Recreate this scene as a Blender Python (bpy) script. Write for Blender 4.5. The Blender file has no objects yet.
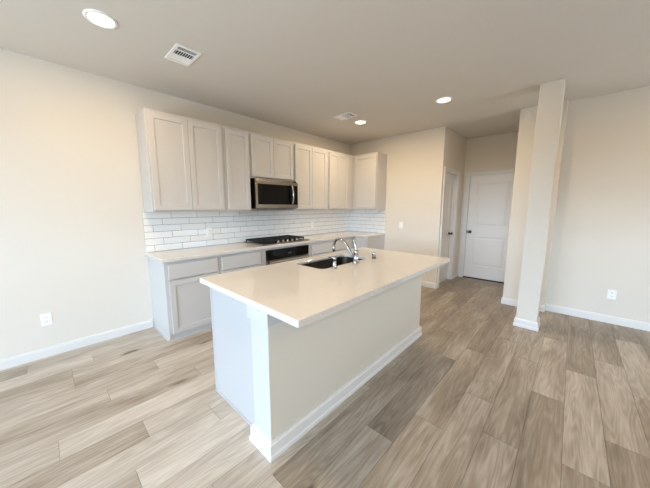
import bpy, bmesh, math, random
from mathutils import Vector, Matrix, Euler

random.seed(7)
S = bpy.context.scene
COL = S.collection
PI = math.pi

# ---------------------------------------------------------------- camera
YAW, PITCH, ROLL = 0.8107, 0.1365, -0.0018
FPX = 264.88
cam_d = bpy.data.cameras.new('camera')
cam = bpy.data.objects.new('camera', cam_d)
COL.objects.link(cam)
F = Vector((math.sin(YAW) * math.cos(PITCH), math.cos(YAW) * math.cos(PITCH), -math.sin(PITCH)))
R0 = Vector((math.cos(YAW), -math.sin(YAW), 0))
U0 = R0.cross(F)
Rv = R0 * math.cos(ROLL) + U0 * math.sin(ROLL)
Uv = U0 * math.cos(ROLL) - R0 * math.sin(ROLL)
m3 = Matrix((Rv, Uv, -F)).transposed()
cam.matrix_world = Matrix.Translation((-0.8308, -3.5771, 1.4358)) @ m3.to_4x4()
cam_d.sensor_width = 36.0
cam_d.lens = FPX / 650 * 36.0
cam_d.shift_x = 5.33 / 650
cam_d.shift_y = -0.44 / 650
cam_d.clip_start = 0.02
S.camera = cam

# ---------------------------------------------------------------- view, world, daylight
S.view_settings.view_transform = 'Standard'
S.view_settings.look = 'None'
S.view_settings.gamma = 1.0
S.view_settings.use_curve_mapping = False
S.view_settings.exposure = 0.0
# radiance of what lies outside, from straight below to straight up (height of the direction, colour)
OUTSIDE = {
    'yard': (10.7, 12.2, 14.0),
    'far_ground': (0.5, 0.5, 0.4),
    'low_sky': (11.7, 16.5, 22.0),
    'high_sky': (2.0, 3.0, 4.5),
}
LAMP_WATTS = 15.0
LAMP_COLOUR = (1.0, 0.765, 0.50)

world = bpy.data.worlds.new('overcast_sky')
S.world = world
world.use_nodes = True
wt = world.node_tree
bg = wt.nodes['Background']
# bright bluish sky above the horizon, dimmer sunlit ground below it
wtc = wt.nodes.new('ShaderNodeTexCoord')
wsp = wt.nodes.new('ShaderNodeSeparateXYZ')
wt.links.new(wtc.outputs['Generated'], wsp.inputs[0])
wmr = wt.nodes.new('ShaderNodeMapRange')
wmr.inputs[1].default_value, wmr.inputs[2].default_value = -1.0, 1.0
wt.links.new(wsp.outputs['Z'], wmr.inputs[0])
wcr = wt.nodes.new('ShaderNodeValToRGB')
els = wcr.color_ramp.elements
stops = [(-1.0, 'yard'), (-0.30, 'yard'), (-0.22, 'far_ground'), (-0.02, 'far_ground'), (0.02, 'low_sky'), (0.22, 'low_sky'), (0.30, 'high_sky'), (1.0, 'high_sky')]
PEAK = 40.0
for i, (z, key) in enumerate(stops):
    e = els[0] if i == 0 else els[len(els) - 1] if i == len(stops) - 1 else els.new((z + 1) / 2)
    e.position = (z + 1) / 2
    e.color = (*[c / PEAK for c in OUTSIDE[key]], 1)
wt.links.new(wmr.outputs[0], wcr.inputs[0])
wt.links.new(wcr.outputs[0], bg.inputs[0])
bg.inputs[1].default_value = PEAK
try:
    S.cycles.use_denoising = True
    S.cycles.max_bounces = 12
    S.cycles.diffuse_bounces = 7
    S.cycles.caustics_reflective = False
    S.cycles.caustics_refractive = False
    S.cycles.sample_clamp_indirect = 8.0
except Exception:
    pass

# room extents (metres): cabinets run along the north wall, y = 0
H = 2.75
XW, XE = -4.2, 3.891          # west wall, east kitchen wall
YS = -6.6                     # south wall
YH = -1.932                   # where the hall opens
XB = 5.083                    # hall's end wall
YB = -2.930                   # far side of the hall
XP, YP = 3.825, -3.405        # pier at the hall's corner
XR = 3.9255                   # wall on the right
WIN = dict(y0=-5.2, y1=-0.95, z0=0.08, z1=2.30)      # glazed doors in the west wall
WIN2 = dict(x0=2.5, x1=3.7, z0=0.85, z1=1.80)        # window in the south wall


def portal(name, loc, rot, sx, sy):
    l = bpy.data.lights.new(name, 'AREA')
    l.shape = 'RECTANGLE'
    l.size, l.size_y = sx, sy
    l.cycles.is_portal = True
    o = bpy.data.objects.new(name, l)
    COL.objects.link(o)
    o.location, o.rotation_euler = loc, rot
    return o


portal('sky_portal_west', (XW - 0.02, (WIN['y0'] + WIN['y1']) / 2, (WIN['z0'] + WIN['z1']) / 2), (0, -PI / 2, 0),
       WIN['z1'] - WIN['z0'], WIN['y1'] - WIN['y0'])
portal('sky_portal_south', ((WIN2['x0'] + WIN2['x1']) / 2, YS - 0.02, (WIN2['z0'] + WIN2['z1']) / 2), (PI / 2, 0, 0),
       WIN2['x1'] - WIN2['x0'], WIN2['z1'] - WIN2['z0'])


# ---------------------------------------------------------------- materials
def lin(c):
    return tuple(((v / 255) / 12.92 if v / 255 <= 0.04045 else ((v / 255 + 0.055) / 1.055) ** 2.4) for v in c)


def mat(name, rgb, rough=0.5, metal=0.0, bump=None, coat=0.0, spec=0.5, var=0.0):
    """Principled material; bump = (scale, strength), var = faint procedural tone variation."""
    m = bpy.data.materials.new(name)
    m.use_nodes = True
    nt = m.node_tree
    b = nt.nodes['Principled BSDF']
    c = lin(rgb)
    b.inputs['Base Color'].default_value = (*c, 1)
    b.inputs['Roughness'].default_value = rough
    b.inputs['Metallic'].default_value = metal
    b.inputs['Coat Weight'].default_value = coat
    b.inputs['Specular IOR Level'].default_value = spec
    tc = nt.nodes.new('ShaderNodeTexCoord')
    if var:
        n = nt.nodes.new('ShaderNodeTexNoise')
        n.inputs['Scale'].default_value = 3.0
        n.inputs['Detail'].default_value = 4
        nt.links.new(tc.outputs['Object'], n.inputs['Vector'])
        mx = nt.nodes.new('ShaderNodeMix')
        mx.data_type = 'RGBA'
        mx.inputs[6].default_value = (*[v * (1 - var) for v in c], 1)
        mx.inputs[7].default_value = (*[min(1, v * (1 + var)) for v in c], 1)
        nt.links.new(n.outputs['Fac'], mx.inputs[0])
        nt.links.new(mx.outputs[2], b.inputs['Base Color'])
    if bump:
        n = nt.nodes.new('ShaderNodeTexNoise')
        n.inputs['Scale'].default_value = bump[0]
        n.inputs['Detail'].default_value = 3
        nt.links.new(tc.outputs['Object'], n.inputs['Vector'])
        bp = nt.nodes.new('ShaderNodeBump')
        bp.inputs['Strength'].default_value = bump[1]
        bp.inputs['Distance'].default_value = 0.002
        nt.links.new(n.outputs['Fac'], bp.inputs['Height'])
        nt.links.new(bp.outputs[0], b.inputs['Normal'])
    return m


M = {}
M['wall'] = mat('wall_paint', (225, 219, 209), 0.85, bump=(90, 0.25), var=0.012)
M['ceiling'] = mat('ceiling_paint', (211, 206, 197), 0.92, bump=(70, 0.35), var=0.012)
M['trim'] = mat('white_trim_paint', (228, 227, 225), 0.38)
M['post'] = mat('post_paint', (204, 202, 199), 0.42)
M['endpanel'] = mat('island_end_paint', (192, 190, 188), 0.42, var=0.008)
M['door'] = mat('white_door_paint', (242, 240, 237), 0.42)
M['cab'] = mat('cabinet_paint', (203, 200, 197), 0.42, var=0.008)
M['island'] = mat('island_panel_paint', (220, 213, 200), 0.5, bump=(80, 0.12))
M['black'] = mat('black_enamel', (16, 16, 17), 0.22)
M['blackmatte'] = mat('cast_iron', (20, 20, 21), 0.55, bump=(200, 0.2))
M['glass_black'] = mat('black_glass', (5, 5, 5), 0.07, spec=0.22)
M['chrome'] = mat('chrome', (176, 176, 177), 0.13, metal=1.0)
M['nickel'] = mat('dark_nickel', (88, 84, 80), 0.30, metal=1.0)
M['plastic'] = mat('white_plastic', (246, 246, 244), 0.35)
M['slot'] = mat('dark_slot', (40, 40, 42), 0.6)
M['grout'] = mat('grey_grout', (88, 86, 83), 0.9, bump=(300, 0.2))
M['tile'] = mat('white_glazed_tile', (242, 242, 240), 0.07, bump=(7, 0.06), spec=0.55)
M['vent_dark'] = mat('vent_shade', (24, 22, 20), 0.8)
M['display'] = mat('display_glass', (60, 72, 84), 0.1)


def brushed(name, rgb, rough, axis_scale):
    m = mat(name, rgb, rough, metal=1.0)
    nt = m.node_tree
    b = nt.nodes['Principled BSDF']
    tc = nt.nodes.new('ShaderNodeTexCoord')
    mp = nt.nodes.new('ShaderNodeMapping')
    mp.inputs['Scale'].default_value = axis_scale
    n = nt.nodes.new('ShaderNodeTexNoise')
    n.inputs['Scale'].default_value = 1.0
    n.inputs['Detail'].default_value = 2
    nt.links.new(tc.outputs['Object'], mp.inputs[0])
    nt.links.new(mp.outputs[0], n.inputs['Vector'])
    r = nt.nodes.new('ShaderNodeMapRange')
    r.inputs[3].default_value = rough - 0.06
    r.inputs[4].default_value = rough + 0.08
    nt.links.new(n.outputs['Fac'], r.inputs[0])
    nt.links.new(r.outputs[0], b.inputs['Roughness'])
    return m


M['steel'] = brushed('brushed_steel', (158, 152, 144), 0.22, (3, 3, 500))
M['handle'] = brushed('handle_steel', (212, 208, 202), 0.28, (3, 300, 300))
M['sinksteel'] = brushed('sink_steel', (66, 62, 57), 0.38, (300, 4, 4))


def quartz():
    m = mat('white_quartz', (240, 234, 226), 0.09, spec=0.62)
    nt = m.node_tree
    b = nt.nodes['Principled BSDF']
    tc = nt.nodes.new('ShaderNodeTexCoord')
    n = nt.nodes.new('ShaderNodeTexNoise')
    n.inputs['Scale'].default_value = 260
    n.inputs['Detail'].default_value = 3
    nt.links.new(tc.outputs['Object'], n.inputs['Vector'])
    cr = nt.nodes.new('ShaderNodeValToRGB')
    cr.color_ramp.elements[0].position = 0.30
    cr.color_ramp.elements[0].color = (*lin((196, 188, 178)), 1)
    cr.color_ramp.elements[1].position = 0.55
    cr.color_ramp.elements[1].color = (*lin((226, 220, 212)), 1)
    nt.links.new(n.outputs['Fac'], cr.inputs[0])
    nt.links.new(cr.outputs[0], b.inputs['Base Color'])
    return m


M['quartz'] = quartz()


def planks():
    m = bpy.data.materials.new('oak_plank')
    m.use_nodes = True
    nt = m.node_tree
    N, L = nt.nodes, nt.links
    b = N['Principled BSDF']
    b.inputs['Roughness'].default_value = 0.42
    b.inputs['Specular IOR Level'].default_value = 0.4
    tc = N.new('ShaderNodeTexCoord')
    at = N.new('ShaderNodeAttribute')
    at.attribute_name = 'plank'
    sp = N.new('ShaderNodeSeparateColor')
    L.new(at.outputs['Color'], sp.inputs[0])
    # every plank is cut from another place in the wood
    off = N.new('ShaderNodeCombineXYZ')
    for src, dst, k in ((1, 0, 37.0), (2, 1, 23.0), (1, 2, 11.0)):
        mu = N.new('ShaderNodeMath'); mu.operation = 'MULTIPLY'; mu.inputs[1].default_value = k
        L.new(sp.outputs[src], mu.inputs[0]); L.new(mu.outputs[0], off.inputs[dst])
    ad = N.new('ShaderNodeVectorMath'); ad.operation = 'ADD'
    L.new(tc.outputs['Object'], ad.inputs[0]); L.new(off.outputs[0], ad.inputs[1])

    def noise(scale, detail, rough, dist=0.0, src=ad.outputs[0]):
        mp = N.new('ShaderNodeMapping'); mp.inputs['Scale'].default_value = scale
        L.new(src, mp.inputs[0])
        n = N.new('ShaderNodeTexNoise'); n.inputs['Scale'].default_value = 1
        n.inputs['Detail'].default_value = detail; n.inputs['Roughness'].default_value = rough
        n.inputs['Distortion'].default_value = dist
        L.new(mp.outputs[0], n.inputs['Vector'])
        return n.outputs['Fac']
    broad = noise((1.1, 5.0, 1), 3, 0.5, 0.6)
    fine = noise((5.0, 95.0, 1), 5, 0.65)
    streak = noise((1.6, 26.0, 1), 4, 0.6, 0.4)
    # cathedral rings
    mp = N.new('ShaderNodeMapping'); mp.inputs['Scale'].default_value = (0.55, 5.5, 1)
    L.new(ad.outputs[0], mp.inputs[0])
    n2 = N.new('ShaderNodeTexNoise'); n2.inputs['Scale'].default_value = 1.7; n2.inputs['Detail'].default_value = 1.5
    L.new(mp.outputs[0], n2.inputs['Vector'])
    mu = N.new('ShaderNodeMath'); mu.operation = 'MULTIPLY'; mu.inputs[1].default_value = 85
    L.new(n2.outputs['Fac'], mu.inputs[0])
    sn = N.new('ShaderNodeMath'); sn.operation = 'SINE'; L.new(mu.outputs[0], sn.inputs[0])
    # knots
    mpk = N.new('ShaderNodeMapping'); mpk.inputs['Scale'].default_value = (1.5, 4.6, 1)
    wob = N.new('ShaderNodeMix'); wob.data_type = 'VECTOR'; wob.inputs[0].default_value = 0.05
    nk = N.new('ShaderNodeTexNoise'); nk.inputs['Scale'].default_value = 9
    L.new(ad.outputs[0], nk.inputs['Vector'])
    L.new(ad.outputs[0], wob.inputs[4]); L.new(nk.outputs['Color'], wob.inputs[5])
    L.new(wob.outputs[1], mpk.inputs[0])
    vo = N.new('ShaderNodeTexVoronoi'); vo.inputs['Scale'].default_value = 1.0; vo.inputs['Randomness'].default_value = 1
    L.new(mpk.outputs[0], vo.inputs['Vector'])
    kr = N.new('ShaderNodeMapRange'); kr.inputs[1].default_value = 0.02; kr.inputs[2].default_value = 0.17
    kr.inputs[3].default_value = 1.0; kr.inputs[4].default_value = 0.0; kr.interpolation_type = 'SMOOTHSTEP'
    L.new(vo.outputs['Distance'], kr.inputs[0])
    # only some cells carry a knot
    kc = N.new('ShaderNodeSeparateColor'); L.new(vo.outputs['Color'], kc.inputs[0])
    kg = N.new('ShaderNodeMath'); kg.operation = 'GREATER_THAN'; kg.inputs[1].default_value = 0.60
    L.new(kc.outputs[0], kg.inputs[0])
    kk = N.new('ShaderNodeMath'); kk.operation = 'MULTIPLY'
    L.new(kr.outputs[0], kk.inputs[0]); L.new(kg.outputs[0], kk.inputs[1])

    def madd(a, k, c):
        q = N.new('ShaderNodeMath'); q.operation = 'MULTIPLY_ADD'; q.inputs[1].default_value = k
        L.new(a, q.inputs[0])
        if isinstance(c, float):
            q.inputs[2].default_value = c
        else:
            L.new(c, q.inputs[2])
        return q.outputs[0]
    v = madd(broad, 0.75, -0.375 + 0.5 - 0.5 * 0.0)
    v = madd(fine, 0.50, v)
    v = madd(streak, 0.34, v)
    v = madd(sn.outputs[0], 0.055, v)
    v = madd(kk.outputs[0], -0.60, v)
    v = madd(sp.outputs[0], 0.58, v)          # r: the plank's tone, with the window-side brightness painted in
    v = madd(v, 1.0, -0.665)
    cr = N.new('ShaderNodeValToRGB')
    e = cr.color_ramp.elements
    e[0].position, e[0].color = 0.0, (*lin((92, 82, 70)), 1)
    e[1].position, e[1].color = 1.0, (*lin((214, 207, 197)), 1)
    mid = cr.color_ramp.elements.new(0.45); mid.color = (*lin((155, 143, 128)), 1)
    L.new(v, cr.inputs[0])
    L.new(cr.outputs[0], b.inputs['Base Color'])
    bp = N.new('ShaderNodeBump'); bp.inputs['Strength'].default_value = 0.12; bp.inputs['Distance'].default_value = 0.001
    L.new(fine, bp.inputs['Height']); L.new(bp.outputs[0], b.inputs['Normal'])
    return m


M['plank'] = planks()
M['gap'] = mat('plank_gap', (70, 58, 47), 0.9)


def glass_pane():
    m = bpy.data.materials.new('window_glass')
    m.use_nodes = True
    nt = m.node_tree
    nt.nodes.remove(nt.nodes['Principled BSDF'])
    out = nt.nodes['Material Output']
    t = nt.nodes.new('ShaderNodeBsdfTransparent')
    g = nt.nodes.new('ShaderNodeBsdfGlossy'); g.inputs['Roughness'].default_value = 0.02
    x = nt.nodes.new('ShaderNodeMixShader'); x.inputs[0].default_value = 0.05
    nt.links.new(t.outputs[0], x.inputs[1]); nt.links.new(g.outputs[0], x.inputs[2])
    nt.links.new(x.outputs[0], out.inputs['Surface'])
    return m


M['pane'] = glass_pane()


def lens():
    m = bpy.data.materials.new('lamp_lens')
    m.use_nodes = True
    b = m.node_tree.nodes['Principled BSDF']
    b.inputs['Base Color'].default_value = (1, 0.95, 0.88, 1)
    b.inputs['Emission Color'].default_value = (1, 0.86, 0.66, 1)
    b.inputs['Emission Strength'].default_value = 9.0
    return m


M['lens'] = lens()


# ---------------------------------------------------------------- mesh helpers
def new():
    return bmesh.new()


def merge(bm, src, mi=0):
    me = bpy.data.meshes.new('tmp')
    for f in src.faces:
        f.material_index = mi
    src.to_mesh(me)
    src.free()
    bm.from_mesh(me)
    bpy.data.meshes.remove(me)


def box(bm, x0, x1, y0, y1, z0, z1, bev=0.0, seg=2, mi=0):
    b = bmesh.new()
    bmesh.ops.create_cube(b, size=1)
    x0, x1 = min(x0, x1), max(x0, x1); y0, y1 = min(y0, y1), max(y0, y1); z0, z1 = min(z0, z1), max(z0, z1)
    for v in b.verts:
        v.co = Vector(((x0 + x1) / 2 + v.co.x * (x1 - x0), (y0 + y1) / 2 + v.co.y * (y1 - y0), (z0 + z1) / 2 + v.co.z * (z1 - z0)))
    if bev:
        bmesh.ops.bevel(b, geom=b.edges[:], offset=bev, segments=seg, profile=0.7, affect='EDGES')
    merge(bm, b, mi)


def rings(bm, x0, x1, z0, z1, prof, mi=0, back=True, front=True):
    """Rectangles nested by (inset, y); consecutive ones bridged. Faces -y."""
    prev = None
    for k, (i, y) in enumerate(prof):
        r = [bm.verts.new(p) for p in ((x0 + i, y, z0 + i), (x1 - i, y, z0 + i), (x1 - i, y, z1 - i), (x0 + i, y, z1 - i))]
        if prev:
            for a in range(4):
                f = bm.faces.new((prev[a], prev[(a + 1) % 4], r[(a + 1) % 4], r[a])); f.material_index = mi
        elif back:
            f = bm.faces.new((r[3], r[2], r[1], r[0])); f.material_index = mi
        prev = r
    if front:
        f = bm.faces.new(prev); f.material_index = mi


def lathe(bm, prof, c, seg=28, axis='Z', mi=0, cap=True):
    """prof: list of (radius, height) along the axis from c."""
    rs = []
    for r, h in prof:
        ring = []
        for k in range(seg):
            a = 2 * PI * k / seg
            p = Vector((r * math.cos(a), r * math.sin(a), h))
            if axis == 'Y':
                p = Vector((p.x, -p.z, p.y))       # height runs towards -y
            elif axis == 'X':
                p = Vector((-p.z, p.y, p.x))       # height runs towards -x
            ring.append(bm.verts.new(Vector(c) + p))
        rs.append(ring)
    for a, b in zip(rs, rs[1:]):
        for k in range(seg):
            f = bm.faces.new((a[k], a[(k + 1) % seg], b[(k + 1) % seg], b[k])); f.material_index = mi; f.smooth = True
    if cap:
        f = bm.faces.new(list(reversed(rs[0]))); f.material_index = mi
        f = bm.faces.new(rs[-1]); f.material_index = mi


def tube(bm, pts, rad, seg=14, mi=0):
    pts = [Vector(p) for p in pts]
    rad = rad if isinstance(rad, (list, tuple)) else [rad] * len(pts)
    rs = []
    n = None
    for i, p in enumerate(pts):
        t = (pts[min(i + 1, len(pts) - 1)] - pts[max(i - 1, 0)]).normalized()
        if n is None:
            n = t.orthogonal().normalized()
        else:
            n = (n - t * n.dot(t)).normalized()
        bn = t.cross(n)
        rs.append([bm.verts.new(p + (n * math.cos(2 * PI * k / seg) + bn * math.sin(2 * PI * k / seg)) * rad[i]) for k in range(seg)])
    for a, b in zip(rs, rs[1:]):
        for k in range(seg):
            f = bm.faces.new((a[k], a[(k + 1) % seg], b[(k + 1) % seg], b[k])); f.material_index = mi; f.smooth = True
    bm.faces.new(list(reversed(rs[0]))).material_index = mi
    bm.faces.new(rs[-1]).material_index = mi


def sweep(bm, path, prof):
    """Sweep a (projection, z) profile along an open path of plan points, mitred; projects to the path's right."""
    P = [Vector(p) for p in path]
    rows = []
    for i, p in enumerate(P):
        e1 = (P[i] - P[i - 1]).normalized() if i else None
        e2 = (P[i + 1] - P[i]).normalized() if i < len(P) - 1 else None
        e1, e2 = e1 or e2, e2 or e1
        n1, n2 = Vector((e1.y, -e1.x)), Vector((e2.y, -e2.x))
        mv = (n1 + n2) / (1 + n1.dot(n2))
        rows.append([bm.verts.new((p.x + mv.x * d, p.y + mv.y * d, z)) for d, z in prof])
    n = len(prof)
    for a, b in zip(rows, rows[1:]):
        for k in range(n):
            bm.faces.new((a[k], a[(k + 1) % n], b[(k + 1) % n], b[k]))
    bm.faces.new(rows[0]); bm.faces.new(rows[-1][::-1])


def smooth_curve(pts, n=10):
    """Catmull-Rom through the points."""
    P = [Vector(p) for p in pts]
    P = [P[0] * 2 - P[1]] + P + [P[-1] * 2 - P[-2]]
    out = []
    for i in range(1, len(P) - 2):
        for k in range(n):
            t = k / n
            out.append(0.5 * ((2 * P[i]) + (P[i + 1] - P[i - 1]) * t + (2 * P[i - 1] - 5 * P[i] + 4 * P[i + 1] - P[i + 2]) * t * t
                              + (-P[i - 1] + 3 * P[i] - 3 * P[i + 1] + P[i + 2]) * t ** 3))
    out.append(P[-2])
    return out


WM = {}


def world_of(o):
    return WM.get(o.name, Matrix.Identity(4))


def obj(name, bm, mats, parent=None, local=False, loc=None):
    """Link one mesh object. Vertices are in world space unless local=True (then in the parent's space)."""
    bmesh.ops.recalc_face_normals(bm, faces=bm.faces[:])
    me = bpy.data.meshes.new(name)
    base = world_of(parent) if parent else (Matrix.Translation(loc) if loc else Matrix.Identity(4))
    if not local:
        bm.transform(base.inverted())
    bm.to_mesh(me)
    bm.free()
    for m in (mats if isinstance(mats, (list, tuple)) else [mats]):
        me.materials.append(m)
    o = bpy.data.objects.new(name, me)
    COL.objects.link(o)
    if parent:
        o.parent = parent
        WM[o.name] = base
    elif loc:
        o.location = loc
        WM[o.name] = base
    return o


def tag(o, label, cat, group=None):
    o['label'] = label
    o['category'] = cat
    if group:
        o['group'] = group
    return o


def thing(name, label, cat, loc=(0, 0, 0), rz=0.0, group=None):
    o = bpy.data.objects.new(name, None)
    o.empty_display_size = 0.1
    COL.objects.link(o)
    o.location = loc
    o.rotation_euler = (0, 0, rz)
    WM[o.name] = Matrix.Translation(loc) @ Matrix.Rotation(rz, 4, 'Z')
    return tag(o, label, cat, group)


def struct(name, bm, mats, loc=None):
    o = obj(name, bm, mats, None, loc=loc)
    o['kind'] = 'structure'
    return o


def dup(root, loc, label, rz=None, group=None):
    r = root.copy(); COL.objects.link(r)
    r.location = loc
    if rz is not None:
        r.rotation_euler = (0, 0, rz)
    r['label'] = label
    if group:
        r['group'] = group
    for ch in list(root.children):
        c = ch.copy(); COL.objects.link(c); c.parent = r
        for g in list(ch.children):
            d = g.copy(); COL.objects.link(d); d.parent = c
    return r


# ================================================================ THE ROOM
T = 0.105
# ---- floor: planks laid along x, each its own board in the one floor mesh
PW, PL = 0.1892, 1.21
JOINTS = {-6: -0.77, -5: -0.227, -4: -0.60, -3: 0.0, -2: -0.89 + PL, -1: 0.0, 0: -0.49, 1: -0.12, 2: -0.605, 3: 0.25, 4: 0.86,
          5: -0.10, 6: 0.53, 7: 0.84, 8: 1.33, 9: 1.0, 10: 1.70, 11: 2.27, 12: 2.66, 13: 3.38}
JOINTS[-1] = -0.89
JOINTS[-2] = 0.0
JOINTS[-3] = -0.60
JOINTS[-4] = -0.227
JOINTS[-5] = -0.77
TONE_LIGHT = {(10, 0): .60, (11, -1): .56, (12, -1): .52, (13, -1): .56, (10, -1): .24, (11, 0): .26, (12, 0): .20, (12, -2): .25, (11, -2): .30,  # board tone plus painted light: brighter window side, darker right and beside the island
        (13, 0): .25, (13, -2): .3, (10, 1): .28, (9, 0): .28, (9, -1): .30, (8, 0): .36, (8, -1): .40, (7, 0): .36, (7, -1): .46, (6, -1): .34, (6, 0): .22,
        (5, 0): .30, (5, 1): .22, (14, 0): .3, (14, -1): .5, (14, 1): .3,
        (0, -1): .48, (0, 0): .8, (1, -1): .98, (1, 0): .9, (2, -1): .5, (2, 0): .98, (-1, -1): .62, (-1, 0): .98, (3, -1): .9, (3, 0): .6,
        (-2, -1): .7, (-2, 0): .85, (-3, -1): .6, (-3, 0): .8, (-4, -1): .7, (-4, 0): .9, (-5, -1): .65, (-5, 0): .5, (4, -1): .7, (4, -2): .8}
bm = new()
lay = bm.loops.layers.float_color.new('plank')
fx0, fx1 = XW, XB + 0.2
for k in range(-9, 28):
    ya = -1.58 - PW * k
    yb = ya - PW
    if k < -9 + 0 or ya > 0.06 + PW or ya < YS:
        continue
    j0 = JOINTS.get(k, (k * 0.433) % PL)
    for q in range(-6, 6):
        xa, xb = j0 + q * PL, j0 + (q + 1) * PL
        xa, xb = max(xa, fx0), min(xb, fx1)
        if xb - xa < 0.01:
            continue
        t = TONE_LIGHT.get((k, q), random.uniform(0.2, 0.42) if xa > 0.3 else random.uniform(0.45, 0.9))  # boards towards the window are coloured lighter, daylight put into their tone
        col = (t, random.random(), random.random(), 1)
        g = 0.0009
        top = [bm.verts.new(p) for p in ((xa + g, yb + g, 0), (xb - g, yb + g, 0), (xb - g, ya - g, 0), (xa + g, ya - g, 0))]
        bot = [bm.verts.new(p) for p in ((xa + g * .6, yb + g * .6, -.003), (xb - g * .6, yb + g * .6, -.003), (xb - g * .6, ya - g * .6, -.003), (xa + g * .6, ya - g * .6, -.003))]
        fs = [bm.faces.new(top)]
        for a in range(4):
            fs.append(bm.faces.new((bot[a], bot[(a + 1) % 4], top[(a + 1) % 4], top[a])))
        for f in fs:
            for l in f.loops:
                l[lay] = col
b2 = new()
box(b2, fx0, fx1, YS, 0.1, -0.08, -0.003)
merge(bm, b2, 1)
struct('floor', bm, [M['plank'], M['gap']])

bm = new(); box(bm, XW - T, XB + 0.3, YS - T, T, H, H + 0.12); struct('ceiling', bm, M['ceiling'])
bm = new(); box(bm, XW - T, XE + T, 0, T, -0.08, H); struct('wall_north', bm, M['wall'])
bm = new(); box(bm, XE, XE + T, YH, 0, -0.08, H, 0.004); struct('wall_east', bm, M['wall'])

# hall: left wall with the closet doorway, end wall with its door, right wall with the pier
CX0, CX1, CZ = 4.015, 4.715, 2.045          # closet doorway
bm = new()
box(bm, XE + T, CX0, YH, YH + 0.12, -0.08, H)
box(bm, CX1, XB, YH, YH + 0.12, -0.08, H)
box(bm, CX0, CX1, YH, YH + 0.12, CZ, H)
struct('wall_hall_left', bm, M['wall'])
DY0, DY1, DZ = -2.035, -2.855, 2.045        # doorway in the hall's end wall
bm = new()
box(bm, XB, XB + 0.12, YH + 0.12, DY0, -0.08, H)
box(bm, XB, XB + 0.12, DY1, YB - 0.1, -0.08, H)
box(bm, XB, XB + 0.12, DY1, DY0, DZ, H)
struct('wall_hall_end', bm, M['wall'])
bm = new()
vs = [(XP, YB), (XB, YB), (XB, YB - T), (XR + T, YB - T), (XR + T, YP), (XP, YP)]
lo = [bm.verts.new((x, y, -0.08)) for x, y in vs]; hi = [bm.verts.new((x, y, H)) for x, y in vs]
bm.faces.new(lo[::-1]); bm.faces.new(hi)
for a in range(6):
    bm.faces.new((lo[a], lo[(a + 1) % 6], hi[(a + 1) % 6], hi[a]))
struct('wall_hall_right', bm, M['wall'])
bm = new(); box(bm, XR, XR + T, YS - T, YP, -0.08, H); struct('wall_right', bm, M['wall'])
# behind the camera
bm = new()
w = WIN
box(bm, XW - T, XW, YS - T, w['y0'], -0.08, H); box(bm, XW - T, XW, w['y1'], 0, -0.08, H)
box(bm, XW - T, XW, w['y0'], w['y1'], -0.08, w['z0']); box(bm, XW - T, XW, w['y0'], w['y1'], w['z1'], H)
struct('wall_west', bm, M['wall'])
bm = new()
w = WIN2
box(bm, XW, w['x0'], YS - T, YS, -0.08, H); box(bm, w['x1'], XR, YS - T, YS, -0.08, H)
box(bm, w['x0'], w['x1'], YS - T, YS, -0.08, w['z0']); box(bm, w['x0'], w['x1'], YS - T, YS, w['z1'], H)
struct('wall_south', bm, M['wall'])


def window(name, a0, a1, z0, z1, n, plane, axis):
    bm, pb = new(), new()
    f = 0.05

    def bx(b, u0, u1, c0, c1, d0, d1):
        if axis == 'X':
            box(b, plane + d0, plane + d1, u0, u1, c0, c1)
        else:
            box(b, u0, u1, plane + d0, plane + d1, c0, c1)
    bx(bm, a0, a1, z0, z0 + f, -.08, -.03); bx(bm, a0, a1, z1 - f, z1, -.08, -.03)
    for k in range(n + 1):
        u = a0 + (a1 - a0 - f) * k / n
        bx(bm, u, u + f, z0 + f, z1 - f, -.08, -.03)
    o = struct(name, bm, M['trim'])
    bx(pb, a0 + .01, a1 - .01, z0 + .01, z1 - .01, -.058, -.054)
    obj('window_pane', pb, M['pane'], o)


window('window_1', WIN['y0'], WIN['y1'], WIN['z0'], WIN['z1'], 3, XW, 'X')
window('window_2', WIN2['x0'], WIN2['x1'], WIN2['z0'], WIN2['z1'], 2, YS, 'Y')


# ---- skirting
BH, BT = 0.095, 0.014


def skirting(name, path):
    """Moulded board along a path of plan points, on the path's right."""
    bm = new()
    sweep(bm, path, [(0, 0), (BT, 0), (BT, BH - .022), (BT - .003, BH - .016), (BT - .003, BH - .008), (BT - .008, BH), (0, BH)])
    struct(name, bm, M['trim'])


CW = 0.072
skirting('baseboard_north', [(XW, 0), (-0.012, 0)])
skirting('baseboard_east', [(XE, -0.887), (XE, YH), (CX0 - CW, YH)])
skirting('baseboard_hall_left', [(CX1 + CW, YH), (XB, YH)])
skirting('baseboard_right', [(XB, YB), (XP, YB), (XP, YP), (XR, YP), (XR, YS)])


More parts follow.
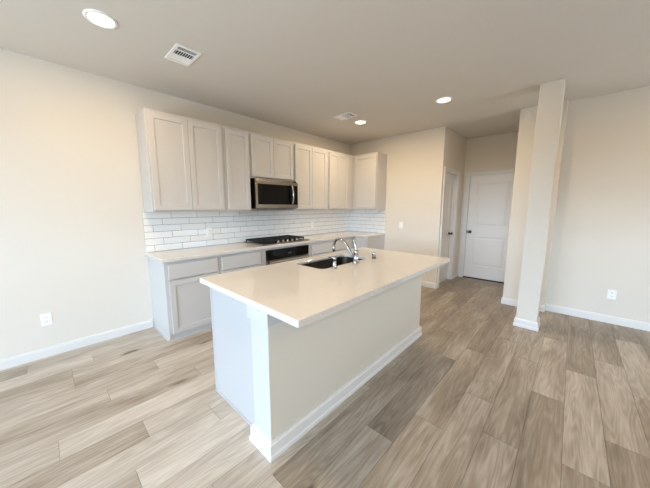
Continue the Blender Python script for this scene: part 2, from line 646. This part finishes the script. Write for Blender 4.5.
# ---- doors, local frame faces -y, x from the latch side
def panel_door(name, w, h, loc, rz, kx, latch):
    root = bpy.data.objects.new(name, None)
    COL.objects.link(root)
    root.location, root.rotation_euler = loc, (0, 0, rz)
    root['kind'] = 'structure'
    WM[root.name] = Matrix.Translation(loc) @ Matrix.Rotation(rz, 4, 'Z')
    bm = new()
    st, z1, z2, z3, z4 = 0.125, 0.245, 0.825, 1.045, 1.875
    box(bm, 0, st, 0, 0.035, 0, h); box(bm, w - st, w, 0, 0.035, 0, h)
    box(bm, st, w - st, 0, 0.035, 0, z1); box(bm, st, w - st, 0, 0.035, z2, z3); box(bm, st, w - st, 0, 0.035, z4, h)
    for a, b in ((z1, z2), (z3, z4)):
        rings(bm, st, w - st, a, b, [(0, 0.03), (0, 0), (.010, .011), (.022, .011), (.048, .002)])
    obj('door_slab', bm, M['door'], root, local=True)
    kb = new()
    lathe(kb, [(.031, 0), (.031, .006), (.027, .010), (.012, .014), (.011, .032), (.020, .038), (.027, .048), (.027, .058), (.020, .066), (.008, .069)], (kx, 0, .92), axis='Y')
    obj('door_knob', kb, M['nickel'], root, local=True)
    if latch:
        lb = new(); box(lb, -0.008, 0.012, -0.004, 0.02, .885, .955, .002); obj('latch_plate', lb, M['nickel'], root, local=True)
    return root


def casing(name, w, h, loc, rz, depth, stop):
    """Casing and jamb round an opening w x h whose lower left corner is loc; faces -y."""
    bm = new()
    c = CW
    prof = [(0, .0), (0, -.011), (.006, -.014), (c * .55, -.016), (c * .62, -.021), (c - .004, -.021), (c, -.017), (c, 0)]
    rows = []
    for sx, top in ((-1, 0), (-1, 1), (1, 1), (1, 0)):
        row = []
        for d, y in prof:
            x = .006 - d if sx < 0 else w - .006 + d
            row.append(bm.verts.new((x, y, (h - .006 + d) if top else 0)))
        rows.append(row)
    n = len(prof)
    for a, b in zip(rows, rows[1:]):
        for k in range(n):
            bm.faces.new((a[k], a[(k + 1) % n], b[(k + 1) % n], b[k]))
    bm.faces.new(rows[0]); bm.faces.new(rows[-1][::-1])
    for x0, x1 in ((0, .012), (w - .012, w)):
        box(bm, x0, x1, -.0098, depth, 0, h)
    box(bm, .0121, w - .0121, -.0099, depth, h - .012, h)
    for x0, x1 in ((.012, .024), (w - .024, w - .012)):
        box(bm, x0, x1, stop, stop + .03, 0, h - .012)
    o = struct(name, bm, M['trim'])
    o.location, o.rotation_euler = loc, (0, 0, rz)
    return o


dw = abs(DY1 - DY0)
casing('trim_1', dw, DZ, (XB, DY0, 0), -PI / 2, 0.115, 0.058)
panel_door('door_1', dw - .03, 2.01, (XB + .022, DY0 - .015, .02), -PI / 2, 0.058, True)
cw = CX1 - CX0
casing('trim_2', cw, CZ, (CX0, YH, 0), 0, 0.118, 0.040)
panel_door('door_2', cw - .03, 2.027, (CX0 + .015, YH + .076, .004), 0, cw - .03 - 0.06, False)
bm = new(); box(bm, XB - .005, XB + .10, DY1 + .013, DY0 - .013, 0.0, 0.018, .002); struct('trim_3', bm, M['slot'])  # dark threshold strip, raised to block light leaking under the hall door

# ---- square post standing in the room
px, py, ps = 3.044, -3.190, 0.200
post = thing('support_post', 'square painted post from floor to ceiling right of the hall opening', 'post', (px + .1, py - .1, 0))
bm = new(); box(bm, px, px + .215, py - ps, py, 0, H, .004); obj('shaft', bm, M['wall'], post)
bm = new()
prof = [(.0005, 0), (.021, 0), (.021, .028), (.015, .036), (.015, .082), (.008, .098), (.0005, .098)]
rows = []
for sx, sy in ((0, 1), (0, 0), (1, 0), (1, 1)):
    rows.append([bm.verts.new((px - d if not sx else px + .215 + d, py - ps - d if not sy else py + d, z)) for d, z in prof])
for a, b in zip(rows, rows[1:] + rows[:1]):
    for k in range(len(prof)):
        bm.faces.new((a[k], a[(k + 1) % len(prof)], b[(k + 1) % len(prof)], b[k]))
obj('base_moulding', bm, M['trim'], post)

# ================================================================ KITCHEN
# ---- tiles
ROWS, TP, TZ0 = 6, 0.3105, 0.9155
PITCH_Z = (1.386 - TZ0) / ROWS


def tiles(length, shift, x_start=0.0):
    """Local: x along the wall, wall at y=0, tiles towards -y."""
    bm = new()
    box(bm, x_start, length, -.0045, 0, TZ0, 1.386, mi=1)
    g = .0036
    for r in range(ROWS):
        z0, z1 = TZ0 + r * PITCH_Z + g / 2, TZ0 + (r + 1) * PITCH_Z - g / 2
        x = shift + .1025 * (r % 3) - TP * 3
        while x < length:
            a, b = max(x + g / 2, x_start), min(x + TP - g / 2, length)
            if b - a > .006:
                box(bm, a, b, -.0085 + random.uniform(-.0003, .0003), -.002, z0, z1, .0012, 1)
            x += TP
    return bm


ts = thing('tile_backsplash', 'white subway tile backsplash along the long wall behind the cooktop', 'tiles', (-.016, -.0005, TZ0))
bm = tiles(XE + .016, .076 + .016)
bm.transform(Matrix.Translation((-.016, -.0005, 0)))
obj('tiles', bm, [M['tile'], M['grout']], ts)
ts = thing('tile_backsplash', 'short return of white subway tile beside the far corner, under the end cabinet', 'tiles', (XE, -.009, TZ0), -PI / 2)
bm = tiles(.885 - .009, .21)
bm.transform(Matrix.Translation((0, 0, -TZ0)))
obj('tiles', bm, [M['tile'], M['grout']], ts, local=True)


# ---- shaker doors and drawer fronts, facing -y
def shaker(x0, x1, z0, z1, yb, rail=.055, t=.0195):
    bm = new()
    yf = yb - t
    yb -= .004
    yf -= .004
    rings(bm, x0, x1, z0, z1, [(0, yb), (0, yf + .002), (.002, yf), (rail, yf), (rail + .004, yf + .009), (rail + .004, yf + .0095)])
    return bm


def slab_front(x0, x1, z0, z1, yb, t=.0195):
    bm = new()
    yf = yb - t
    yb -= .004
    yf -= .004
    rings(bm, x0, x1, z0, z1, [(0, yb), (0, yf + .004), (.004, yf), (.012, yf)])
    return bm


def carcass(x0, x1, y0, y1, z0, z1, stile=.035, open_front=True):
    bm = new()
    box(bm, x0, x1, y0, y1, z0, z1, .0012, 1)
    return bm


UZ0, UZ1, UD = 1.386, 2.437, .3436
UG = 'wall cabinets along the long wall'


def upper(label, x0, x1, z0, z1, doors, group=UG):
    t = thing('wall_cabinet', label, 'cabinet', ((x0 + x1) / 2, 0, z0), 0, group)
    obj('cabinet_body', carcass(x0 + .0004, x1 - .0004, -UD, -.0092 if z0 < 1.5 else -.001, z0, z1), M['cab'], t)
    for a, b in doors:
        obj('door', shaker(a, b, z0 + .020, z1 - .032, -UD - .001), M['cab'], t)
    return t


upper('greige two-door wall cabinet nearest the camera, at the left end of the row', 0, .828, UZ0, UZ1, ((.018, .4065), (.4105, .801)))
upper('narrow one-door wall cabinet just left of the microwave', .828, 1.201, UZ0, UZ1, ((.857, 1.180),))
upper('short two-door wall cabinet above the microwave', 1.201, 1.978, 1.836, UZ1, ((1.222, 1.582), (1.586, 1.957)))
upper('two-door wall cabinet just right of the microwave', 1.978, 2.772, UZ0, UZ1, ((2.0, 2.369), (2.373, 2.741)))
upper('two-door wall cabinet running into the far corner', 2.772, XE - .001, UZ0, UZ1, ((2.803, 3.075), (3.079, 3.362)))
t = thing('wall_cabinet', 'one-door wall cabinet on the end wall right of the corner', 'cabinet', (XE, -UD - .001, UZ0), -PI / 2)
obj('cabinet_body', carcass(0, .885 - UD, -UD, -.0092, 0, UZ1 - UZ0), M['cab'], t, local=True)
obj('door', shaker(.052, .885 - UD - .012, .020, UZ1 - UZ0 - .032, -UD - .001), M['cab'], t, local=True)

# ---- base cabinets
BD, CT0, CT1 = .565, .876, .914
BG = 'base cabinets along the long wall'


def base(label, x0, x1, fronts, y1=-.001, end_panel=False):
    t = thing('base_cabinet', label, 'cabinet', ((x0 + x1) / 2, 0, 0), 0, BG)
    obj('cabinet_body', carcass(x0 + .0004, x1 - .0004, -BD, y1, .076, CT0 - .0004), M['cab'], t)
    bm = new(); box(bm, x0 + .0004, x1 - .0004, -BD + .012, y1, 0.0, .076)
    if end_panel:
        box(bm, x0, x0 + .018, -BD, y1, 0, .076)
        box(bm, x0 - .011, x0, -BD - .006, y1 - .0, 0, .016, .004)
    box(bm, x0 + (.0 if not end_panel else -.011), x1 - .0004, -BD - .006, -BD + .012, 0, .016, .004)
    obj('toe_kick', bm, M['cab'], t)
    for kind, a, b, z0, z1 in fronts:
        if kind == 'drawer':
            obj('drawer', slab_front(a, b, z0, z1, -BD - .001), M['cab'], t)
        else:
            obj('door', shaker(a, b, z0, z1, -BD - .001), M['cab'], t)
    return t


base('base cabinet at the left end of the counter with a drawer over a door', 0, .594,
     (('drawer', .034, .566, .684, .846), ('door', .034, .566, .084, .668)), end_panel=True)
base('base cabinet just left of the black oven with a drawer over a door', .594, 1.215,
     (('drawer', .618, 1.166, .684, .846), ('door', .618, .890, .084, .668), ('door', .894, 1.166, .084, .668)))
OX0, OX1 = 1.262, 2.058
t = base('narrow-framed base cabinet housing the built-in oven under the cooktop', 1.215, 2.100, ())
for ch in list(t.children):
    if ch.name.startswith('cabinet_body'):
        bm = new()
        box(bm, 1.2154, OX0 - .002, -BD, -.001, .076, CT0 - .0004); box(bm, OX1 + .002, 2.0996, -BD, -.001, .076, CT0 - .0004)
        box(bm, OX0 - .002, OX1 + .002, -BD, -.001, .846, CT0 - .0004); box(bm, OX0 - .002, OX1 + .002, -BD, -.001, .076, .118)
        bm.transform(world_of(t).inverted()); bm.to_mesh(ch.data); bm.free()
base('base cabinet just right of the oven with a drawer over doors', 2.100, 2.652,
     (('drawer', 2.141, 2.625, .676, .832), ('door', 2.141, 2.381, .084, .660), ('door', 2.385, 2.625, .084, .660)))
base('corner base cabinet at the far end of the long run', 2.652, XE - .001,
     (('drawer', 2.676, 3.17, .676, .832), ('door', 2.676, 3.17, .084, .660)))
t = thing('base_cabinet', 'base cabinet return on the end wall with its side facing the hall', 'cabinet', (XE, -BD - .027, 0), -PI / 2)
obj('cabinet_body', carcass(0, .885 - BD - .026, -.610, -.001, .076, CT0 - .0004), M['cab'], t, local=True)
bm = new(); box(bm, 0, .885 - BD - .026, -.595, -.001, 0, .076); obj('toe_kick', bm, M['cab'], t, local=True)
obj('drawer', slab_front(.03, .885 - BD - .046, .684, .846, -.611), M['cab'], t, local=True)
obj('door', shaker(.03, .885 - BD - .046, .084, .668, -.611), M['cab'], t, local=True)


# ---- worktops
def slab(bm, poly, z0, z1, hole=None, ch=.003):
    """Extruded outline with a small chamfer at top and bottom; optional hole outline."""
    def inset(P, d):
        n = len(P); out = []
        for i in range(n):
            a, b, c = Vector(P[i - 1]), Vector(P[i]), Vector(P[(i + 1) % n])
            e1, e2 = (b - a).normalized(), (c - b).normalized()
            n1, n2 = Vector((-e1.y, e1.x)), Vector((-e2.y, e2.x))
            mvec = (n1 + n2) / max(1e-6, 1 + n1.dot(n2))
            out.append((b + mvec * d)[:])
        return out

    def loop(P, z):
        return [bm.verts.new((p[0], p[1], z)) for p in P]

    def bridge(a, b):
        n = len(a)
        for k in range(n):
            bm.faces.new((a[k], a[(k + 1) % n], b[(k + 1) % n], b[k]))
    Pi = inset(poly, ch)
    L = [loop(Pi, z0), loop(poly, z0 + ch), loop(poly, z1 - ch), loop(Pi, z1)]
    for a, b in zip(L, L[1:]):
        bridge(a, b)
    if hole:
        Hi = inset(hole, -ch)
        # the stone itself is thin: only its outer edge is built up, so the cut-out shows a thin lip
        Hr = inset(hole, -.032)
        hr, hq = loop(Hr, z0), loop(Hr, z1 - .020)
        h0, h1, h2 = loop(hole, z1 - .020), loop(hole, z1 - ch), loop(Hi, z1)
        bridge(hr, hq); bridge(hq, h0); bridge(h0, h1); bridge(h1, h2)
        for outer, inner in ((L[0], hr), (L[3], h2)):
            edges = []
            for lp in (outer, inner):
                for k in range(len(lp)):
                    e = bm.edges.get((lp[k], lp[(k + 1) % len(lp)])) or bm.edges.new((lp[k], lp[(k + 1) % len(lp)]))
                    edges.append(e)
            bmesh.ops.triangle_fill(bm, use_beauty=True, edges=edges)
    else:
        bm.faces.new(L[0][::-1]); bm.faces.new(L[3])


def rrect(x0, x1, y0, y1, r, n=6):
    out = []
    for cx, cy, a0 in ((x1 - r, y0 + r, -90), (x1 - r, y1 - r, 0), (x0 + r, y1 - r, 90), (x0 + r, y0 + r, 180)):
        for k in range(n + 1):
            a = math.radians(a0 + 90 * k / n)
            out.append((cx + r * math.cos(a), cy + r * math.sin(a)))
    return out


bm = new()
slab(bm, [(-.024, -.602), (3.262, -.602), (3.262, -.902), (XE - .001, -.902), (XE - .001, -.001), (-.024, -.001)], CT0, CT1)
tag(obj('countertop', bm, M['quartz'], None, loc=(1.9, -.3, CT0)), 'white quartz L-shaped countertop along the wall under the tiles', 'countertop')

# ---- cooktop
cx0, cx1, cy0, cy1 = 1.222, 2.072, -.590, -.075
ct = thing('gas_cooktop', 'black gas cooktop with cast-iron grates set in the wall countertop', 'cooktop', ((cx0 + cx1) / 2, (cy0 + cy1) / 2, CT1))
bm = new()
box(bm, cx0, cx1, cy0, cy1, CT1, CT1 + .018, .004)
obj('steel_tray', bm, M['steel'], ct)
bm = new(); box(bm, cx0 + .012, cx1 - .012, cy0 + .012, cy1 - .012, CT1 + .014, CT1 + .021, .003); obj('burner_deck', bm, M['black'], ct)
burn = [(cx0 + .15, cy1 - .12, .036), (cx0 + .15, cy0 + .13, .042), ((cx0 + cx1) / 2, cy1 - .17, .055), (cx1 - .15, cy1 - .12, .042), (cx1 - .15, cy0 + .17, .036)]
for x, y, r in burn:
    bm = new(); lathe(bm, [(r + .012, 0), (r + .012, .006), (r, .010), (r, .018), (r * .8, .022), (r * .3, .023)], (x, y, CT1 + .020)); obj('burner', bm, M['blackmatte'], ct)
gw = (cx1 - cx0 - .03) / 3
for g in range(3):
    bm = new()
    a, b = cx0 + .015 + g * gw + .003, cx0 + .015 + (g + 1) * gw - .003
    f0 = cy0 + (.13 if g == 1 else .05 if g == 0 else .10)
    z0, z1 = CT1 + .036, CT1 + .056
    w = .012
    box(bm, a, b, f0, f0 + w, z0, z1, .002, 1); box(bm, a, b, cy1 - .02 - w, cy1 - .02, z0, z1, .002, 1)
    box(bm, a, a + w, f0, cy1 - .02, z0, z1, .002, 1); box(bm, b - w, b, f0, cy1 - .02, z0, z1, .002, 1)
    ym = (f0 + cy1 - .02) / 2
    box(bm, a, b, ym - w / 2, ym + w / 2, z0, z1, .002, 1)
    for xx in (a + gw * .28, a + gw * .5, a + gw * .72):
        box(bm, xx - .005, xx + .005, f0, cy1 - .02, z0, z1 + .002, .002, 1)
    for xx in (a + .002, b - .014):
        for yy in (f0 + .002, cy1 - .034):
            box(bm, xx, xx + w, yy, yy + w, CT1 + .0205, z0 + .002)
    obj('grate', bm, M['blackmatte'], ct)
for k in range(5):
    bm = new()
    x = 1.500 + .088 * k
    lathe(bm, [(.021, 0), (.021, .004), (.017, .008), (.016, .026), (.013, .030)], (x, cy0 + .052, CT1 + .0205), seg=20)
    box(bm, x - .003, x + .003, cy0 + .038, cy0 + .066, CT1 + .047, CT1 + .055, .001, 1)
    obj('knob', bm, M['chrome'], ct)

# ---- oven
ov = thing('built_in_oven', 'black built-in oven with a steel handle below the cooktop', 'oven', ((OX0 + OX1) / 2, -BD, .12))
bm = new(); box(bm, OX0, OX1, -BD - .004, -.03, .120, .843); obj('oven_body', bm, M['blackmatte'], ov)
bm = new(); box(bm, OX0, OX1, -BD - .026, -BD - .004, .708, .842, .003); cp = obj('control_panel', bm, M['glass_black'], ov)
bm = new(); box(bm, 1.645, 1.705, -BD - .0268, -BD - .025, .762, .780); o = obj('display', bm, M['display'], cp)
bm = new(); box(bm, OX0, OX1, -BD - .030, -BD - .004, .122, .702, .003)
dr = obj('oven_door', bm, M['steel'], ov)
bm = new(); box(bm, OX0 + .06, OX1 - .06, -BD - .0315, -BD - .028, .20, .60, .001, 1); obj('door_glass', bm, M['glass_black'], dr)
bm = new()
box(bm, OX0 + .02, OX1 - .02, -BD - .075, -BD - .055, .668, .692, .006)
for xx in (OX0 + .05, OX1 - .07):
    box(bm, xx, xx + .02, -BD - .058, -BD - .029, .670, .690, .002, 1)
obj('door_handle', bm, M['handle'], dr)

# ---- microwave
mx0, mx1, mz0, mz1, myf = 1.238, 1.997, 1.416, 1.833, -.405
mw = thing('microwave', 'stainless over-the-range microwave with black glass door under the short cabinet', 'microwave', ((mx0 + mx1) / 2, 0, mz0))
bm = new(); box(bm, mx0, mx1, -.378, -.0095, mz0, mz1, .002); obj('housing', bm, M['black'], mw)
bm = new()
yb = -.379
mxr = 2.010
dz0, dz1 = mz0 + .006, mz1 - .022
# steel door frame round the glass
box(bm, mx0, mxr, myf, yb, dz1 - .050, dz1, .004); box(bm, mx0, mxr, myf, yb, dz0, dz0 + .054, .004)
box(bm, mx0, mx0 + .035, myf, yb, dz0 + .05, dz1 - .046, .002); box(bm, mxr - .008, mxr, myf, yb, dz0 + .05, dz1 - .046, .002)
d = obj('door', bm, M['steel'], mw)
bm = new(); box(bm, mx0 + .034, 1.832, myf + .002, yb, dz0 + .053, dz1 - .049, .001, 1); obj('window', bm, M['glass_black'], d)
bm = new(); box(bm, 1.834, mxr - .008, myf + .001, yb, dz0 + .053, dz1 - .049, .001, 1); obj('control_panel', bm, M['glass_black'], mw)
bm = new()
hp = smooth_curve([(1.876, myf - .004, 1.482), (1.877, myf - .030, 1.510), (1.878, myf - .046, 1.62), (1.877, myf - .030, 1.735), (1.876, myf - .004, 1.763)], 8)
tube(bm, hp, .0125); obj('handle', bm, M['chrome'], mw)
bm = new()
box(bm, mx0, mxr - .09, myf + .008, yb, dz1 + .001, mz1, .002)
obj('vent_grille', bm, M['steel'], mw)


# ================================================================ ISLAND
ix0, ix1, iy1, iy0 = -.0537, 2.0442, -1.6014, -2.7022
isl = thing('kitchen_island', 'white panelled kitchen island base with corner post in the middle of the room', 'island', (1.0, -2.05, 0))
FX0, FX1, FY0, FY1 = .008, 1.990, -2.428, -1.652
PX, PY0, PY1 = -.042, -2.440, -2.272
bm = new()
box(bm, FX0, FX1, FY0, FY1, 0, .60)                       # below the sink the carcass is closed
for x0, x1, y0, y1 in ((FX0, .70, FY0, FY1), (1.58, FX1, FY0, FY1), (.70, 1.58, FY0, -2.18), (.70, 1.58, -1.68, FY1)):
    box(bm, x0, x1, y0, y1, .60, CT0 - .0004)
obj('carcass', bm, M['cab'], isl)
bm = new(); box(bm, PX + .004, FX1, PY0 - .001, FY0 - .0005, 0, CT0 - .0004); obj('back_panel', bm, M['island'], isl)
bm = new()
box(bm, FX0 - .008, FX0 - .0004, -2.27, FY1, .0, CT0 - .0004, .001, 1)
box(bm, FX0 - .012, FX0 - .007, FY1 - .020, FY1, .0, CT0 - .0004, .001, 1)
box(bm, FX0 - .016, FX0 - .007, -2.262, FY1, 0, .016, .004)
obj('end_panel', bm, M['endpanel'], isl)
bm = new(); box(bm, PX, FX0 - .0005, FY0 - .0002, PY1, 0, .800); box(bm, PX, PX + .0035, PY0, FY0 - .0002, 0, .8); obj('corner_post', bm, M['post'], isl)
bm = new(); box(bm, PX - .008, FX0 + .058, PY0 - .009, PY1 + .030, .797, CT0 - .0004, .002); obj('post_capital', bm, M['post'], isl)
bm = new()


sweep(bm, [(FX0 - .0085, PY1 + .0005), (PX - .0005, PY1 + .0005), (PX - .0005, PY0 - .0015), (FX1 + .0005, PY0 - .0015), (FX1 + .0005, FY1)],
      [(0, 0), (.026, 0), (.026, .024), (.020, .032), (.020, .090), (.013, .096), (.011, .106), (0, .106)])
obj('base_moulding', bm, M['trim'], isl)
# doors towards the cooker wall
for k in range(4):
    a = .03 + k * .485
    b_ = shaker(-a - .47, -a, .09, .84, 0)
    b_.transform(Matrix.Translation((FX0, FY1 + .001, 0)) @ Matrix.Rotation(PI, 4, 'Z'))
    obj('door', b_, M['cab'], isl)

SX0, SX1, SY0, SY1 = .770, 1.505, -2.088, -1.730
bm = new()
hole = rrect(SX0, SX1, SY0, SY1, .055)
slab(bm, [(ix0, iy0), (ix1, iy0), (ix1, iy1), (ix0, iy1)], CT0, CT1, hole=hole, ch=.002)
tag(obj('island_countertop', bm, M['quartz'], None, loc=(1.0, -2.15, CT0)), 'glossy white quartz top overhanging the island, with the sink cut into it', 'countertop')

# ---- sink under the cut-out
sk = thing('undermount_sink', 'dark stainless undermount sink in the island top', 'sink', ((SX0 + SX1) / 2, (SY0 + SY1) / 2, .665))
bm = new()


def lp(ins, z, r):
    return [bm.verts.new((x, y, z)) for x, y in rrect(SX0 + ins, SX1 - ins, SY0 + ins, SY1 - ins, r)]


stack = [lp(-.042, .8755, .075), lp(-.024, .8755, .07), lp(-.022, .870, .07), lp(-.014, .70, .065), (lp(.02, .683, .05)), lp(.05, .678, .04)]
for a, b in zip(stack, stack[1:]):
    for k in range(len(a)):
        f = bm.faces.new((a[k], a[(k + 1) % len(a)], b[(k + 1) % len(a)], b[k])); f.smooth = True
bm.faces.new(stack[-1])
low = [bm.verts.new((v.co.x, v.co.y, .668)) for v in stack[-1]]
n = len(low)
for k in range(n):
    bm.faces.new((stack[-1][k], stack[-1][(k + 1) % n], low[(k + 1) % n], low[k]))
bm.faces.new(low)
obj('basin', bm, M['sinksteel'], sk)
bm = new(); lathe(bm, [(.055, 0), (.055, .003), (.045, .005), (.040, .001), (.012, .001)], ((SX0 + SX1) / 2, (SY0 + SY1) / 2, .6785)); obj('drain', bm, M['chrome'], sk)

# ---- tap
FXX, FYY = 1.175, -2.140
fc = thing('kitchen_faucet', 'chrome gooseneck faucet with a lever standing behind the sink', 'faucet', (FXX, FYY, CT1))
bm = new()
lathe(bm, [(.033, 0), (.033, .004), (.029, .009), (.024, .012), (.0225, .07), (.0225, .095), (.024, .10), (.024, .112), (.019, .122), (.012, .126)], (FXX, FYY, CT1))
obj('body', bm, M['chrome'], fc)
bm = new()
sp = smooth_curve([(FXX, FYY + .012, .962), (FXX, -2.097, .985), (FXX, -2.064, 1.028), (FXX, -2.030, 1.076), (FXX, -1.984, 1.112), (FXX, -1.938, 1.126), (FXX, -1.893, 1.110), (FXX, -1.873, 1.070), (FXX, -1.868, 1.045)], 8)
tube(bm, sp, .0115)
obj('spout', bm, M['chrome'], fc)
bm = new()
tube(bm, [(FXX, -1.868, 1.050), (FXX, -1.868, 1.040), (FXX, -1.867, 1.000), (FXX, -1.867, .994)], [.0125, .0145, .0155, .013])
obj('spray_head', bm, M['chrome'], fc)
bm = new()
tube(bm, smooth_curve([(FXX, FYY, 1.030), (FXX, FYY + .006, 1.062), (FXX, FYY + .020, 1.108), (FXX, FYY + .032, 1.136)], 6), [.014] * 6 + [.0115] * 6 + [.0095] * 6 + [.0085])
obj('lever', bm, M['chrome'], fc)

sd = thing('soap_dispenser', 'chrome soap dispenser on the island left of the faucet', 'soap dispenser', (.865, -2.140, CT1))
bm = new(); lathe(bm, [(.022, 0), (.022, .004), (.017, .008), (.0155, .06), (.0155, .066)], (.865, -2.140, CT1)); obj('collar', bm, M['chrome'], sd)
bm = new()
lathe(bm, [(.012, .064), (.012, .078), (.0175, .082), (.0175, .100), (.013, .104)], (.865, -2.140, CT1))
tube(bm, [(.865, -2.140, CT1 + .093), (.865, -2.10, CT1 + .096), (.865, -2.075, CT1 + .090)], [.007, .0065, .006])
obj('pump_head', bm, M['chrome'], sd)
sb = thing('air_gap', 'short chrome cylinder cap on the island right of the faucet', 'air gap cap', (1.488, -2.140, CT1))
bm = new(); lathe(bm, [(.024, 0), (.024, .004), (.021, .006)], (1.488, -2.140, CT1)); obj('base_ring', bm, M['chrome'], sb)
bm = new(); lathe(bm, [(.0205, .006), (.0205, .058), (.018, .063), (.006, .065)], (1.488, -2.140, CT1)); obj('cap', bm, M['chrome'], sb)


# ================================================================ SMALL FITTINGS
def outlet(label, loc, rz):
    t = thing('wall_outlet', label, 'outlet', loc, rz)
    w, h = .038, .0585
    bm = new(); box(bm, -w, w, -.006, 0, -h, h, .003); obj('cover_plate', bm, M['plastic'], t, local=True)
    for z in (-.0205, .0205):
        bm = new()
        box(bm, -.016, .016, -.0085, -.004, z - .0145, z + .0145, .004)
        for x in (-.0065, .0065):
            box(bm, x - .0012, x + .0012, -.0088, -.0080, z - .002, z + .007, mi=1)
        lathe(bm, [(.0025, 0), (.0025, .0004)], (0, -.0085, z - .008), seg=10, axis='Y', mi=1)
        obj('socket', bm, [M['plastic'], M['slot']], t, local=True)
    return t


o0 = outlet('white duplex outlet low on the wall left of the base cabinets', (-.885, 0, .372), 0)
dup(o0, (.735, -.0092, 1.100), 'white duplex outlet set in the tiles left of the cooktop')
dup(o0, (XR, -4.017, .364), 'white duplex outlet low on the right-hand wall', -PI / 2)
dup(o0, (2.72, -.0092, 1.100), 'white duplex outlet set in the tiles right of the cooktop')
sw = thing('light_switch', 'white light switch on the wall right of the tiled corner', 'switch', (XE, -1.228, 1.094), -PI / 2)
bm = new(); box(bm, -.036, .036, -.006, 0, -.058, .058, .003); obj('cover_plate', bm, M['plastic'], sw, local=True)
bm = new(); box(bm, -.0165, .0165, -.0095, -.005, -.033, .033, .002); obj('rocker', bm, M['plastic'], sw, local=True)


def vent(label, loc):
    t = thing('ceiling_vent', label, 'vent', loc, 0, 'supply vents in the ceiling')
    hx, hy = .102, .150
    bm = new()
    f = .026
    for x0, x1, y0, y1 in ((-hx, hx, -hy, -hy + f), (-hx, hx, hy - f, hy), (-hx, -hx + f, -hy + f, hy - f), (hx - f, hx, -hy + f, hy - f)):
        box(bm, x0, x1, y0, y1, -.008, 0, .002, 1)
    box(bm, -hx + f, hx - f, -.070, -.060, -.007, -.001); box(bm, -hx + f, hx - f, .014, .021, -.007, -.001)
    obj('frame', bm, M['plastic'], t, local=True)
    bm = new(); box(bm, -hx + f * .7, hx - f * .7, -hy + f * .7, hy - f * .7, -.0012, -.0004); obj('duct_shade_sheet', bm, M['vent_dark'], t, local=True)  # flat dark sheet painted in for the shade inside the duct
    # one bank of cross louvres between two banks of long ones
    for k in range(8):
        x = -hx + f + (2 * hx - 2 * f) * (k + .5) / 8
        b = new(); box(b, -.0012, .0012, -.060, .016, -.0035, .0035)
        b.transform(Matrix.Translation((x, 0, -.0048)) @ Matrix.Rotation(.5, 4, 'Y'))
        obj('louvre', b, M['plastic'], t, local=True)
    for y, tilt, w in ((-.114, .4, .0055), (-.102, .4, .0055), (-.090, .4, .0055), (-.078, .4, .0055), (.029, -.12, .011), (.046, -.12, .011), (.066, -.12, .011), (.086, -.12, .011), (.106, -.12, .011)):
        b = new(); box(b, -hx + f, hx - f, -w, w, -.0007, .0007)
        b.transform(Matrix.Translation((0, y, -.0050)) @ Matrix.Rotation(tilt, 4, 'X'))
        obj('louvre', b, M['plastic'], t, local=True)
    return t


v0 = vent('white ceiling vent nearer the camera, above the left wall cabinets', (.170, -.985, H))
dup(v0, (2.385, -1.045, H), 'white ceiling vent farther away, beside the small far ceiling light')


def downlight(label, loc):
    t = thing('recessed_light', label, 'ceiling light', loc, 0, 'recessed lights in the ceiling')
    bm = new(); lathe(bm, [(.098, 0), (.098, -.004), (.092, -.009), (.078, -.010), (.072, -.006), (.072, 0)], (0, 0, 0), seg=40, cap=False)
    obj('trim_ring', bm, M['plastic'], t, local=True)
    bm = new(); lathe(bm, [(.0735, -.002), (.0735, -.0045), (.05, -.0055), (.01, -.006)], (0, 0, 0), seg=40); obj('lens', bm, M['lens'], t, local=True)
    return t


def lamp(x, y, watts=LAMP_WATTS):
    l = bpy.data.lights.new('recessed_lamp', 'AREA')
    l.shape = 'DISK'; l.size = .13; l.energy = watts; l.color = LAMP_COLOUR
    o = bpy.data.objects.new('recessed_lamp', l); COL.objects.link(o); o.location = (x, y, H - .012)


LIGHTS = [(-.395, -1.043), (2.765, -1.045), (2.760, -2.290)]
d0 = downlight('recessed ceiling light nearest the camera, at the upper left', (*LIGHTS[0], H))
dup(d0, (*LIGHTS[1], H), 'recessed ceiling light beside the far vent over the kitchen corner')
dup(d0, (*LIGHTS[2], H), 'recessed ceiling light between the kitchen corner and the post')
UNSEEN_LAMPS = [(-.395, -2.290), (-.395, -5.2), (2.760, -5.2)]      # unseen: one completing the grid, then a pair added for warm fill
for x, y in LIGHTS + UNSEEN_LAMPS:
    lamp(x, y, LAMP_WATTS * (0.86 if x < 0 else 1.03))
